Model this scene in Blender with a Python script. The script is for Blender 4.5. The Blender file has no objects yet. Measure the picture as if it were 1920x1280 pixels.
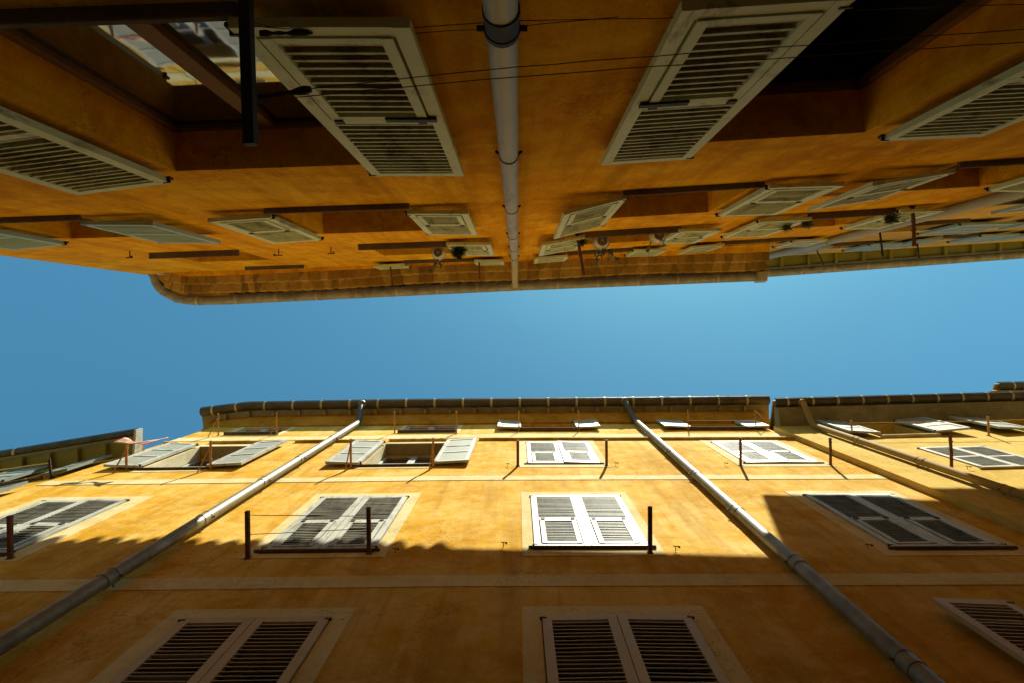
import bpy, math, random
from mathutils import Vector
random.seed(7)
R = math.radians
EYE = 1.6                      # camera height above the paving; heights below are above the eye
COL = bpy.context.scene.collection

# ------------------------------------------------------------------ materials
def new_mat(name):
    m = bpy.data.materials.new(name); m.use_nodes = True
    nt = m.node_tree; b = nt.nodes['Principled BSDF']
    return m, nt, b
def nd(nt, t, **kw):
    n = nt.nodes.new(t)
    for k, v in kw.items():
        if k in n.inputs: n.inputs[k].default_value = v
        else: setattr(n, k, v)
    return n
def ramp(nt, fac, stops):
    r = nt.nodes.new('ShaderNodeValToRGB'); e = r.color_ramp.elements
    while len(e) > len(stops): e.remove(e[-1])
    while len(e) < len(stops): e.new(0.5)
    for el, (p, c) in zip(e, stops):
        el.position = p; el.color = (*c, 1) if len(c) == 3 else c
    nt.links.new(fac, r.inputs[0]); return r.outputs[0]
def mixc(nt, fac, a, b, mode='MIX'):
    m = nt.nodes.new('ShaderNodeMix'); m.data_type = 'RGBA'; m.blend_type = mode
    if hasattr(fac, 'links'): nt.links.new(fac, m.inputs[0])
    else: m.inputs[0].default_value = fac
    for s, i in ((a, 6), (b, 7)):
        if hasattr(s, 'links'): nt.links.new(s, m.inputs[i])
        else: m.inputs[i].default_value = (*s, 1)
    return m.outputs[2]
def world_pos(nt, scale):
    g = nt.nodes.new('ShaderNodeNewGeometry'); mp = nt.nodes.new('ShaderNodeMapping')
    mp.inputs['Scale'].default_value = scale
    nt.links.new(g.outputs['Position'], mp.inputs[0]); return mp.outputs[0]
def noise(nt, vec, scale, detail=6, rough=.6, dist=0.):
    n = nd(nt, 'ShaderNodeTexNoise', Scale=scale, Detail=detail, Roughness=rough, Distortion=dist)
    nt.links.new(vec, n.inputs['Vector']); return n.outputs[0]
def bump(nt, b, h, strength, dist):
    bp = nd(nt, 'ShaderNodeBump', Strength=strength, Distance=dist)
    nt.links.new(h, bp.inputs['Height']); nt.links.new(bp.outputs[0], b.inputs['Normal'])

def plaster(name, lo, mid, hi, stain=(.10, .045, .012), streak=.5):
    m, nt, b = new_mat(name)
    p1 = world_pos(nt, (1, 1, 1)); p2 = world_pos(nt, (2.4, 2.4, .22))
    c = ramp(nt, noise(nt, p1, .85, 10, .70, .8), [(.34, lo), (.50, mid), (.66, hi)])
    c = mixc(nt, ramp(nt, noise(nt, p1, 4.5, 7, .7, .4), [(.44, (0, 0, 0)), (.68, (.75, .75, .75))]), c, hi)
    c = mixc(nt, ramp(nt, noise(nt, p1, 2.1, 8, .72, .9), [(.50, (0, 0, 0)), (.70, (.8, .8, .8))]), c, tuple(x * .88 for x in lo))
    sfac = ramp(nt, noise(nt, p2, 1.6, 7, .65), [(.47, (0, 0, 0)), (.74, (streak,) * 3)])
    c = mixc(nt, sfac, c, tuple(x * .62 for x in lo))
    p3 = world_pos(nt, (8, 8, .35))
    c = mixc(nt, ramp(nt, noise(nt, p3, 1.3, 6, .6), [(.54, (0, 0, 0)), (.72, (streak * .6,) * 3)]), c, tuple(x * .7 for x in lo))
    spots = ramp(nt, noise(nt, p1, 17, 3, .5), [(.735, (0, 0, 0)), (.77, (.8, .8, .8))])
    c = mixc(nt, spots, c, stain)
    ed = nd(nt, 'ShaderNodeTexVoronoi', Scale=.9, feature='DISTANCE_TO_EDGE')
    ad = nd(nt, 'ShaderNodeVectorMath', operation='ADD'); wob = nd(nt, 'ShaderNodeTexNoise', Scale=3.0, Detail=6.0, Roughness=.65)
    nt.links.new(p1, wob.inputs['Vector']); nt.links.new(p1, ad.inputs[0]); nt.links.new(wob.outputs['Color'], ad.inputs[1]); nt.links.new(ad.outputs[0], ed.inputs['Vector'])
    crk = ramp(nt, ed.outputs['Distance'], [(0, (1, 1, 1)), (.009, (0, 0, 0))])
    msk = ramp(nt, noise(nt, p1, .7, 3, .5), [(.46, (0, 0, 0)), (.56, (.8, .8, .8))])
    c = mixc(nt, mixc(nt, 1., crk, msk, 'MULTIPLY'), c, tuple(x * .45 for x in lo))
    peel = ramp(nt, noise(nt, p1, 3.1, 9, .74, .2), [(.705, (0, 0, 0)), (.725, (.7, .7, .7))])
    c = mixc(nt, peel, c, tuple(min(1, x * .8 + .06) for x in hi))
    gr = ramp(nt, noise(nt, p1, 60, 4, .6), [(.35, (.86, .86, .86)), (.65, (1.06, 1.06, 1.06))])
    c = mixc(nt, .8, c, gr, 'MULTIPLY')
    nt.links.new(c, b.inputs['Base Color']); b.inputs['Roughness'].default_value = .92
    b.inputs['Specular IOR Level'].default_value = .03
    h = mixc(nt, .45, noise(nt, p1, 7, 8, .7), noise(nt, p1, 55, 5, .65))
    bump(nt, b, h, .42, .02)
    return m
def paint(name, base, worn, wear=.58, rough=.55, scale=9., streakz=.35):
    m, nt, b = new_mat(name)
    p = world_pos(nt, (1, 1, streakz)); q = world_pos(nt, (1, 1, 1))
    f = ramp(nt, noise(nt, p, scale, 8, .7, .3), [(wear, (0, 0, 0)), (wear + .12, (.85, .85, .85))])
    c = mixc(nt, f, base, worn)
    g = ramp(nt, noise(nt, q, 2.3, 6, .7), [(.3, (.8, .8, .78)), (.7, (1.05, 1.05, 1.05))])
    c = mixc(nt, .9, c, g, 'MULTIPLY')
    nt.links.new(c, b.inputs['Base Color']); b.inputs['Roughness'].default_value = rough
    bump(nt, b, noise(nt, p, 40, 5, .6), .18, .004)
    return m
def metal(name, base, dirt, metallic, rough, scale=6.):
    m, nt, b = new_mat(name)
    p = world_pos(nt, (1, 1, 1))
    n = noise(nt, p, scale, 8, .7, .4)
    nt.links.new(ramp(nt, n, [(.38, base), (.68, dirt)]), b.inputs['Base Color'])
    nt.links.new(ramp(nt, n, [(.3, (rough,) * 3), (.8, (min(1, rough + .3),) * 3)]), b.inputs['Roughness'])
    b.inputs['Metallic'].default_value = metallic
    bump(nt, b, noise(nt, p, 30, 5, .6), .15, .004)
    return m
def terracotta(name):
    m, nt, b = new_mat(name)
    p = world_pos(nt, (5.1, 1.2, 1.2)); q = world_pos(nt, (1, 1, 1))
    v = nd(nt, 'ShaderNodeTexVoronoi', Scale=1.0); nt.links.new(p, v.inputs['Vector'])
    c = ramp(nt, v.outputs['Color'], [(.1, (.22, .11, .013)), (.5, (.36, .19, .022)), (.9, (.48, .29, .055))])
    c = mixc(nt, ramp(nt, noise(nt, q, 9, 7, .7), [(.5, (0, 0, 0)), (.75, (.7, .7, .7))]), c, (.09, .05, .018))
    nt.links.new(c, b.inputs['Base Color']); b.inputs['Roughness'].default_value = .9
    bump(nt, b, noise(nt, q, 30, 5, .6), .4, .01)
    return m

M = {}
M['ochre'] = plaster('ochre_plaster', (.56, .275, .010), (.66, .385, .045), (.76, .54, .19), streak=.65)
M['pale_ochre'] = plaster('pale_ochre_plaster', (.54, .35, .06), (.62, .43, .10), (.68, .50, .15), streak=.3)
M['orange'] = plaster('orange_plaster', (.58, .228, .003), (.75, .338, .006), (.85, .49, .025), streak=.7)
M['peach'] = plaster('peach_plaster', (.52, .28, .055), (.60, .36, .09), (.66, .43, .14), streak=.3)
M['cream'] = plaster('cream_plaster', (.62, .48, .20), (.70, .58, .30), (.74, .65, .40), streak=.25)
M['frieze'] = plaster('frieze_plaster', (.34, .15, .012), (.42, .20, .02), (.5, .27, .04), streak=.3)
M['grey_soffit'] = plaster('grey_soffit', (.20, .18, .10), (.26, .23, .14), (.32, .28, .18), streak=.2)
M['bounce_base'] = plaster('bounce_base_plaster', (.28, .14, .02), (.36, .19, .03), (.44, .27, .06))  # ochre-brown of the added base, toned for the light it bounces upward
M['reveal'] = plaster('whitewashed_reveal', (.56, .48, .28), (.64, .56, .36), (.7, .64, .46), streak=.3)
M['white'] = paint('white_shutter_paint', (.47, .47, .40), (.25, .22, .15), .50)
M['green'] = paint('sage_shutter_paint', (.58, .63, .36), (.24, .21, .10), .55)
M['blue'] = paint('blue_grey_shutter_paint', (.32, .44, .42), (.2, .2, .14), .64)
M['slate_green'] = paint('slate_green_paint', (.16, .19, .16), (.1, .1, .08), .6)
M['panel'] = paint('shutter_panel_paint', (.30, .30, .235), (.23, .22, .165), .62)
M['darkgrey'] = paint('slate_grey_paint', (.14, .145, .14), (.08, .08, .08), .6)
M['beige'] = paint('beige_shutter_paint', (.54, .39, .19), (.32, .22, .10), .62)
M['brown_boards'] = paint('brown_lintel_boards', (.28, .20, .07), (.14, .09, .03), .55, .7, 7, 1)
M['room_shade'] = paint('room_shade_colour', (.02, .017, .013), (.012, .01, .008), .6, .9)  # near-black colour stands in for the shade of an unlit room
M['brown'] = paint('brown_window_paint', (.15, .06, .015), (.08, .03, .012), .6, .75)
M['stone'] = plaster('sill_slate', (.09, .07, .05), (.12, .09, .065), (.16, .12, .09), streak=.2)
M['olive'] = paint('olive_soffit_boards', (.21, .195, .025), (.13, .11, .02), .62, .7, 5, 1)
M['zinc'] = metal('weathered_zinc', (.34, .315, .255), (.17, .14, .095), .15, .5, 5)
M['darkzinc'] = metal('dark_zinc', (.085, .07, .05), (.05, .04, .025), .3, .45, 5)
M['strap'] = metal('gutter_strap_metal', (.48, .42, .29), (.32, .26, .16), .3, .5)
M['steel'] = metal('galvanised_pipe', (.235, .205, .125), (.14, .12, .07), .2, .38, 7)
M['grey_pipe'] = paint('grey_pipe_paint', (.36, .36, .30), (.24, .22, .16), .58, .5, 6, .2)
M['pvc'] = paint('grey_white_plastic', (.44, .36, .145), (.24, .18, .07), .53, .45, 6, .2)
M['ochre_pipe'] = paint('ochre_pipe_paint', (.36, .22, .028), (.25, .14, .016), .62, .85, 6, .3)
M['rust'] = metal('rusty_iron', (.20, .085, .025), (.09, .035, .012), .2, .75, 25)
M['gold_rust'] = metal('ochre_painted_iron', (.50, .27, .06), (.28, .12, .03), .1, .7, 25)
M['black'] = metal('black_iron', (.018, .016, .014), (.04, .025, .015), .3, .6, 20)
M['rope'] = paint('clothesline_cord', (.10, .05, .025), (.06, .03, .015), .55, .9)
M['pale_rope'] = paint('pale_cord', (.6, .48, .26), (.5, .35, .16), .6, .9)
M['tile'] = terracotta('terracotta_tile')
M['pot'] = paint('pale_plastic_pot', (.72, .62, .44), (.6, .45, .3), .64, .5)
M['leaf'] = paint('leaf_green', (.05, .085, .018), (.09, .11, .03), .5, .5, 12, 1)
M['earth'] = paint('dark_potting_soil', (.05, .03, .015), (.03, .02, .01), .5, .95)
M['red_cloth'] = paint('faded_red_cloth', (.70, .24, .14), (.74, .66, .56), .47, .9, 9, 1)
M['paving'] = plaster('stone_paving', (.13, .11, .08), (.17, .145, .105), (.21, .18, .13))
def glass_mat():
    m, nt, b = new_mat('window_glass')
    b.inputs['Base Color'].default_value = (.012, .013, .012, 1); b.inputs['Roughness'].default_value = .03
    b.inputs['IOR'].default_value = 2.1; b.inputs['Specular IOR Level'].default_value = .8
    bump(nt, b, noise(nt, world_pos(nt, (1, 1, 1)), 2.2, 2, .5), .05, .02)
    return m
M['glass'] = glass_mat()

# ------------------------------------------------------------------ geometry helpers
class Wall:
    """A facade plane: x runs along it, d stands out into the alley, z is height above the eye."""
    def __init__(s, x0, y0, k, side):
        s.x0, s.y0, s.k, s.side = x0, y0, k, side
        L = math.hypot(1, k)
        s.n = Vector((k / L, -1 / L, 0)) if side > 0 else Vector((-k / L, 1 / L, 0))
    def __call__(s, x, d, z):
        return Vector((x, s.y0 + s.k * (x - s.x0), z + EYE)) + s.n * d

class MB:
    def __init__(s): s.v, s.f, s.m = [], [], []
    def face(s, pts, mi=0):
        i = len(s.v); s.v += [Vector(p) for p in pts]; s.f.append(tuple(range(i, i + len(pts)))); s.m.append(mi)
    def hexa(s, c, mi=0):
        i = len(s.v); s.v += [Vector(p) for p in c]
        for f in ((0, 3, 2, 1), (4, 5, 6, 7), (0, 1, 5, 4), (1, 2, 6, 5), (2, 3, 7, 6), (3, 0, 4, 7)):
            s.f.append(tuple(i + a for a in f)); s.m.append(mi)
    def box(s, fn, x0, x1, d0, d1, z0, z1, mi=0):
        s.hexa([fn(x0, d0, z0), fn(x1, d0, z0), fn(x1, d1, z0), fn(x0, d1, z0),
                fn(x0, d0, z1), fn(x1, d0, z1), fn(x1, d1, z1), fn(x0, d1, z1)], mi)
    def tube(s, pts, r, n=12, mi=0, cap=True):
        pts = [Vector(p) for p in pts]; rs = r if isinstance(r, (list, tuple)) else [r] * len(pts)
        rings = []; up = None
        for i, p in enumerate(pts):
            t = (pts[min(i + 1, len(pts) - 1)] - pts[max(i - 1, 0)]).normalized()
            if up is None: up = Vector((0, 0, 1)) if abs(t.z) < .9 else Vector((1, 0, 0))
            a = t.cross(up).normalized(); b = a.cross(t).normalized(); up = b
            i0 = len(s.v)
            for j in range(n):
                q = 2 * math.pi * j / n; s.v.append(p + (a * math.cos(q) + b * math.sin(q)) * rs[i])
            rings.append(i0)
        for a, b in zip(rings, rings[1:]):
            for j in range(n):
                k = (j + 1) % n; s.f.append((a + j, a + k, b + k, b + j)); s.m.append(mi)
        if cap:
            s.f.append(tuple(rings[0] + j for j in reversed(range(n)))); s.m.append(mi)
            s.f.append(tuple(rings[-1] + j for j in range(n))); s.m.append(mi)
    def sweep(s, rows, mi=0, closed=False):
        i0 = len(s.v); n = len(rows[0])
        for r in rows: s.v += [Vector(p) for p in r]
        for i in range(len(rows) - 1):
            for j in range(n if closed else n - 1):
                k = (j + 1) % n
                s.f.append((i0 + i * n + j, i0 + i * n + k, i0 + (i + 1) * n + k, i0 + (i + 1) * n + j)); s.m.append(mi)
        if closed:
            s.f.append(tuple(i0 + j for j in range(n))); s.m.append(mi)
            s.f.append(tuple(i0 + (len(rows) - 1) * n + j for j in reversed(range(n)))); s.m.append(mi)

WORLD = {}
def link(o, parent, origin):
    COL.objects.link(o); WORLD[o.name] = Vector(origin)
    if parent is not None:
        o.parent = parent; o.location = Vector(origin) - WORLD[parent.name]
    else: o.location = origin
def build(name, mb, mats, parent=None, smooth=False, bevel=0., origin=None):
    if not isinstance(mats, (list, tuple)): mats = [mats]
    lo = Vector((min(v[i] for v in mb.v) for i in range(3))); hi = Vector((max(v[i] for v in mb.v) for i in range(3)))
    org = Vector(origin) if origin is not None else Vector(((lo.x + hi.x) / 2, (lo.y + hi.y) / 2, lo.z))
    me = bpy.data.meshes.new(name); me.from_pydata([v - org for v in mb.v], [], mb.f)
    for m in mats: me.materials.append(m)
    for p, mi in zip(me.polygons, mb.m): p.material_index = mi; p.use_smooth = smooth
    me.update()
    import bmesh
    bm = bmesh.new(); bm.from_mesh(me); bmesh.ops.recalc_face_normals(bm, faces=bm.faces); bm.to_mesh(me); bm.free()
    o = bpy.data.objects.new(name, me); link(o, parent, org)
    if bevel:
        b = o.modifiers.new('bevel', 'BEVEL'); b.width = bevel; b.segments = 2; b.limit_method = 'ANGLE'
    if smooth:
        try: me.set_sharp_from_angle(angle=R(40))
        except Exception: pass
    return o
def empty(name, origin, label, cat, group=None):
    o = bpy.data.objects.new(name, None); o.empty_display_size = .2; link(o, None, origin)
    return tag(o, label, cat, group)
def tag(o, label, cat, group=None, kind=None):
    if label: o['label'] = label
    if cat: o['category'] = cat
    if group: o['group'] = group
    if kind: o['kind'] = kind
    return o

LOUVRE = {'white_shutter_paint': paint('shaded_worn_white_louvre', (.38, .37, .29), (.19, .165, .11), .48),  # slat paint darkened to stand in for shade between slats, with wear on top
          'sage_shutter_paint': paint('shaded_worn_sage_louvre', (.46, .50, .28), (.19, .165, .08), .50),
          'beige_shutter_paint': paint('shaded_worn_beige_louvre', (.42, .31, .15), (.24, .16, .07), .58)}
# ------------------------------------------------------------------ windows and shutters
def leaf(win, wall, xh, dh, xo, do, z0, z1, style, mats, th=.038, pitch=.046, flip=False, bolt=False):
    """A shutter leaf hinged at xh; xo is its free edge, dh/do how far each edge stands off the wall."""
    w = math.hypot(xo - xh, do - dh); mb = MB()
    slat = .0042
    if z0 < 4 and wall.side < 0: pitch, slat = .07, .0085
    sag = random.uniform(-.006, .006)
    def P(t, d, z): return wall(xh + (xo - xh) * t / w, dh + (do - dh) * t / w + d, z + sag * t / w)
    bx = lambda *a: mb.box(P, *a)
    sw = .062; rw = .07; H = z1 - z0
    bx(0, sw, 0, th, z0, z1); bx(w - sw, w, 0, th, z0, z1)
    bx(sw, w - sw, .002, th - .002, z0, z0 + rw); bx(sw, w - sw, .002, th - .002, z1 - rw, z1)
    def louvers(ta, tb, za, zb):
        n = max(2, round((zb - za) / pitch)); st = (zb - za) / n
        for i in range(n):
            zc = za + st * (i + .5) + random.uniform(-.002, .002); h = (.0165 if flip else -.0165) * random.uniform(.8, 1.2)
            if random.random() < .07: h *= random.choice((.35, 1.6))
            q = random.uniform(-.003, .003); e = slat
            def S(t, d, z): return P(t, d, zc + z + (q if t > w / 2 else -q))
            d0, d1 = .003, th - .002
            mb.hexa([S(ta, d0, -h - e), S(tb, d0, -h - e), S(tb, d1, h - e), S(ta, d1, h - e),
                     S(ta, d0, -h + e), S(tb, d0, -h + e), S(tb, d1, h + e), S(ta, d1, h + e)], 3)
    if style == 'louver':
        zm = z0 + H * .46
        bx(sw, w - sw, .002, th - .002, zm, zm + .062)
        louvers(sw, w - sw, z0 + rw, zm); louvers(sw, w - sw, zm + .062, z1 - rw)
    elif style == 'flap':                       # lower half is a hinged flap with a frame of its own
        zm = z0 + H * .44
        bx(sw, w - sw, .002, th - .002, zm + .03, zm + .085)
        louvers(sw, w - sw, zm + .085, z1 - rw)
        a, b2 = sw + .012, w - sw - .012
        bx(a, a + .045, .006, th + .006, z0 + rw, zm + .022); bx(b2 - .045, b2, .006, th + .006, z0 + rw, zm + .022)
        bx(a + .045, b2 - .045, .008, th + .004, z0 + rw, z0 + rw + .04); bx(a + .045, b2 - .045, .008, th + .004, zm - .035, zm + .022)
        louvers(a + .045, b2 - .045, z0 + rw + .04, zm - .035)
        for t in (a + .03, b2 - .03): bx(t - .02, t + .02, th + .004, th + .014, zm + .002, zm + .05, 2)
    else:                                       # three solid sunk panels
        zs = [z0 + rw, z0 + H * .38, z0 + H * .66, z1 - rw]
        for i in range(3):
            a = zs[i] + (.035 if i else 0); b2 = zs[i + 1] - (.035 if i < 2 else 0)
            if i: bx(sw, w - sw, .002, th - .002, zs[i] - .035, zs[i] + .035)
            bx(sw, w - sw, .012, th - .010, a, b2, 1)
    for zz in (z0 + .05, z1 - .035):            # hinge pins and a small drop bolt
        mb.tube([P(-.018, .012, zz - .022), P(-.018, .012, zz + .022)], .011, 8, 2)
        bx(-.018, .03, .006, th + .004, zz - .006, zz + .006, 2)
    if bolt:
        bx(w * .55, w - .03, th, th + .016, z0 + H * .44 - .03, z0 + H * .44 + .012, 2)
    mats = list(mats) + [M['black'], LOUVRE.get(mats[0].name, mats[0])]  # slats take the shade-darkened paint
    return build('shutter', mb, mats, win, origin=P(0, 0, z0))

def window(bld, wall, x0, x1, z0, z1, frame='white', depth=.26, sill=True, surround=None, glazed=True, closed=None,
           closed_mat=('white', 'panel'), open_leaves=(), sill_out=.05, label=None, lining=None, holes=None, sill_mat='stone', bars=1):
    if holes is not None: holes.append((x0, x1, z0, z1, depth + .05 if glazed else 2.4))
    mb = MB(); d = -depth; fw = .055
    bx = lambda *a: mb.box(wall, *a)
    e = .004
    bx(x0 + e, x0 + fw, d, d + .06, z0 + e, z1 - e); bx(x1 - fw, x1 - e, d, d + .06, z0 + e, z1 - e)
    bx(x0 + fw, x1 - fw, d, d + .056, z1 - fw, z1 - e); bx(x0 + fw, x1 - fw, d, d + .056, z0 + e, z0 + fw + .02)
    xm = (x0 + x1) / 2
    if glazed:
        bx(xm - .055, xm + .055, d, d + .066, z0 + fw + .02, z1 - fw)
        for i in range(bars):
            zz = z0 + (z1 - z0) * (i + 1) / (bars + 1.)
            for a, b2 in ((x0 + fw, xm - .055), (xm + .055, x1 - fw)): bx(a, b2, d + .012, d + .046, zz - .014, zz + .014)
    win = build('window', mb, M[frame], bld, bevel=.004)
    if label: win['label'] = label
    if glazed:
        pb = MB()
        for a, b2 in ((x0 + fw + .003, xm - .058), (xm + .058, x1 - fw - .003)):
            pb.box(wall, a, b2, d + .02, d + .027, z0 + fw + .023, z1 - fw - .003)
        build('pane', pb, M['glass'], win)
    if sill:
        sb = MB(); sb.box(wall, x0 - .05, x1 + .05, -.02, sill_out, z0 - (.045 if sill_out > .035 else .034), z0 - .004)
        build('sill', sb, M[sill_mat], win, bevel=.008)
    if lining:
        for nm, mt, a in (('reveal', 'reveal', (x0 + .001, x0 + .012, z0, z1)), ('reveal', 'reveal', (x1 - .012, x1 - .001, z0, z1)), ('lintel', 'brown_boards', (x0 + .012, x1 - .012, z1 - .014, z1 - .001))):
            lb = MB(); lb.box(wall, a[0], a[1], d + .07, -.003, a[2], a[3]); build(nm, lb, M[mt], win)
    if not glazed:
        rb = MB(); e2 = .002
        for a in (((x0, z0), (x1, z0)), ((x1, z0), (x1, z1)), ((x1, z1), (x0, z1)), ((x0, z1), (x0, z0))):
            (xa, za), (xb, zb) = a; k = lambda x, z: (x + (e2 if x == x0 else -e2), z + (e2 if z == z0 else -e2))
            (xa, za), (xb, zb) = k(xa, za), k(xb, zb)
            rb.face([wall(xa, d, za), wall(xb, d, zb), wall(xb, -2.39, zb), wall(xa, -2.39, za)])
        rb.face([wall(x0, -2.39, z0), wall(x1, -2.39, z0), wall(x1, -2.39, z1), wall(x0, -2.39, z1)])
        build('room_interior', rb, M['room_shade'], win)  # lining painted near black for the unlit depth behind the opening
    if surround:
        l, r, b, t = surround; sb = MB(); p = .005
        sb.box(wall, l, x0 - .004, -.01, p, b, t); sb.box(wall, x1 + .004, r, -.01, p, b, t)
        sb.box(wall, x0 - .004, x1 + .004, -.01, p, z1 + .004, t); sb.box(wall, x0 - .004, x1 + .004, -.01, p, b, z0 - .06)
        build('surround', sb, M['cream'], win)
    if closed:
        c = [M[x] for x in closed_mat]
        leaf(win, wall, x0 + .006, -.02, xm - .003, -.02 + random.uniform(-.006, .016), z0 + .008, z1 - .01, closed, c)
        leaf(win, wall, x1 - .006, -.02, xm + .003, -.02 + random.uniform(-.006, .016), z0 + .008, z1 - .01, closed, c)
    for L in open_leaves:
        xh, dh, xo, do, a, b, st, mt = L[:8]
        o = leaf(win, wall, xh, dh, xo, do, a, b, st, [M[mt], M['panel']], flip=(L[8] if len(L) > 8 else False), bolt=(z0 < 3))
        if len(L) > 9: o['label'] = L[9]
    return win

def wall_sheet(mb, wall, xa, xb, za, zb, holes, mi=0):
    holes = [h for h in holes if h[0] >= xa - 1e-6 and h[1] <= xb + 1e-6 and h[2] >= za - 1e-6 and h[3] <= zb + 1e-6]
    xs = sorted({xa, xb, *[h[0] for h in holes], *[h[1] for h in holes]})
    zs = sorted({za, zb, *[h[2] for h in holes], *[h[3] for h in holes]})
    for i in range(len(xs) - 1):
        for j in range(len(zs) - 1):
            cx, cz = (xs[i] + xs[i + 1]) / 2, (zs[j] + zs[j + 1]) / 2
            if any(h[0] < cx < h[1] and h[2] < cz < h[3] for h in holes): continue
            mb.face([wall(xs[i], 0, zs[j]), wall(xs[i + 1], 0, zs[j]), wall(xs[i + 1], 0, zs[j + 1]), wall(xs[i], 0, zs[j + 1])], mi)
    for x0, x1, z0, z1, dp in holes:
        for a, b in (((x0, z0), (x1, z0)), ((x1, z0), (x1, z1)), ((x1, z1), (x0, z1)), ((x0, z1), (x0, z0))):
            mb.face([wall(a[0], 0, a[1]), wall(b[0], 0, b[1]), wall(b[0], -dp, b[1]), wall(a[0], -dp, a[1])], mi)
        mb.face([wall(x0, -dp, z0), wall(x1, -dp, z0), wall(x1, -dp, z1), wall(x0, -dp, z1)], mi)
def wall_end(mb, wall, x, za, zb, deep=6., mi=0):
    mb.face([wall(x, 0, za), wall(x, -deep, za), wall(x, -deep, zb), wall(x, 0, zb)], mi)
def wall_back(mb, wall, xa, xb, za, zb, deep=6., mi=0):
    mb.face([wall(xa, -deep, za), wall(xb, -deep, za), wall(xb, -deep, zb), wall(xa, -deep, zb)], mi)

# ------------------------------------------------------------------ eaves
def sample(poly, step):
    out = []
    for (xa, ya), (xb, yb) in zip(poly, poly[1:]):
        n = max(1, round(math.hypot(xb - xa, yb - ya) / step))
        for i in range(n): out.append((xa + (xb - xa) * i / n, ya + (yb - ya) * i / n))
    out.append(poly[-1]); return out
def normals(pts, side):
    """Unit vectors pointing from the gutter line back towards the wall."""
    res = []
    for i in range(len(pts)):
        a, b = pts[max(i - 1, 0)], pts[min(i + 1, len(pts) - 1)]
        t = Vector((b[0] - a[0], b[1] - a[1])).normalized()
        n = Vector((-t.y, t.x))
        if n.y * side < 0 and abs(n.y) > .05: n = -n
        res.append(n)
    return res
def gutter(bld, poly, side, z, r, mat, strap_step, flat=False):
    """Half round gutter; poly is its outer lip."""
    pts = sample(poly, .12); ns = normals(pts, side); mb = MB()
    def ring(p, n, rr, lift=0.):
        row = []
        for j in range(9):
            a = math.pi * j / 8
            o = r - math.cos(a) * rr
            row.append((p[0] + n.x * o, p[1] + n.y * o, z + EYE - math.sin(a) * rr + lift))
        return row
    rows = []
    for p, n in zip(pts, ns):
        row = ring(p, n, r); row = row + list(reversed(ring(p, n, r - .006, .001))); rows.append(row)
    mb.sweep(rows, 0, closed=True)
    lip = [(p[0] + n.x * .006, p[1] + n.y * .006, z + EYE + .004) for p, n in zip(pts, ns)]
    mb.tube(lip, .011, 8)
    acc = strap_step * .5; last = pts[0]
    for i in range(1, len(pts)):
        p, n = pts[i], ns[i]; acc += math.hypot(p[0] - last[0], p[1] - last[1]); last = p
        if acc >= strap_step and i < len(pts) - 1:
            acc = 0; t = Vector((n.y, -n.x)); w = .022
            a = [Vector(q) + Vector((t.x, t.y, 0)) * w for q in ring(p, n, r + .007)]
            b = [Vector(q) - Vector((t.x, t.y, 0)) * w for q in ring(p, n, r + .007)]
            mb.sweep([a, b], 1)
            j = Vector((t.x, t.y, 0)) * .04
    return build('gutter', mb, [M[mat], M['strap']], bld, smooth=True)
def strip(bld, name, poly, side, prof, mat, step=.5, smooth=False):
    """Sweep a closed profile of (distance behind the gutter lip, height) along the eave."""
    pts = sample(poly, step); mb = MB(); ns = normals(pts, side)
    rows = [[(p[0] + n.x * a, p[1] + n.y * a, z + EYE) for a, z in prof] for p, n in zip(pts, ns)]
    mb.sweep(rows, 0, closed=True)
    return build(name, mb, M[mat], bld, smooth=smooth)
def roof(bld, poly, side, z, off, pitch=.3, run=6., pt=.2, amp=.05, mat='tile'):
    """Roof of barrel tiles running back from the eave; straight rows, rippled across."""
    xa, xb = poly[0][0], poly[-1][0]; n = int((xb - xa) / pt * 8); mb = MB()
    def yo(x):
        for (x0, y0), (x1, y1) in zip(poly, poly[1:]):
            if x0 - 1e-6 <= x <= x1 + 1e-6 and x1 > x0: return y0 + (y1 - y0) * (x - x0) / (x1 - x0)
        return poly[-1][1]
    rows = []
    for i in range(n + 1):
        x = xa + (xb - xa) * i / n; h = amp * (1 + .3 * math.sin(3.7 * math.floor((x - xa) / pt)) + .12 * math.sin(x * 2.1)) * abs(math.sin(math.pi * (x - xa) / pt)) ** .7; jit = .012 * math.sin(7.3 * math.floor((x - xa) / pt))
        row = []
        for k in range(5):
            b = off + jit + run * k / 4
            row.append((x, yo(x) + side * b, z + EYE + h + pitch * run * k / 4))
        low = [(q[0], q[1], q[2] - .05) for q in reversed(row)]
        rows.append(row + low)
    mb.sweep(rows, 0, closed=True)
    return build('roof', mb, M[mat], bld)
def tile_course(bld, poly, side, z, d_back, d_front, h):
    """One course of a genoise cornice: a row of barrel tile ends bedded in mortar."""
    pts = sample(poly, .025); ns = normals(pts, side); rows = []; acc = 0; last = pts[0]; T = .2
    for p, n in zip(pts, ns):
        acc += math.hypot(p[0] - last[0], p[1] - last[1]); last = p
        u = (acc / T) % 1.; k = math.floor(acc / T); jit = .013 * math.sin(k * 12.9) ; up = .007 * math.sin(k * 5.1)
        arch = math.sqrt(max(0, 1 - (2 * u - 1) ** 2)); lowz = z + up + h * .42 * (1 - arch)
        fr = d_front + jit + .02 * (1 - arch)
        rows.append([(p[0] + n.x * a, p[1] + n.y * a, b + EYE) for a, b in
                     ((d_back, z + .012), (fr + .02, lowz), (fr, lowz + .012), (fr, z + h), (d_back, z + h))])
    mb = MB(); mb.sweep(rows, 0, closed=True)
    return build('tile_course', mb, M['tile'], bld)
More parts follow.
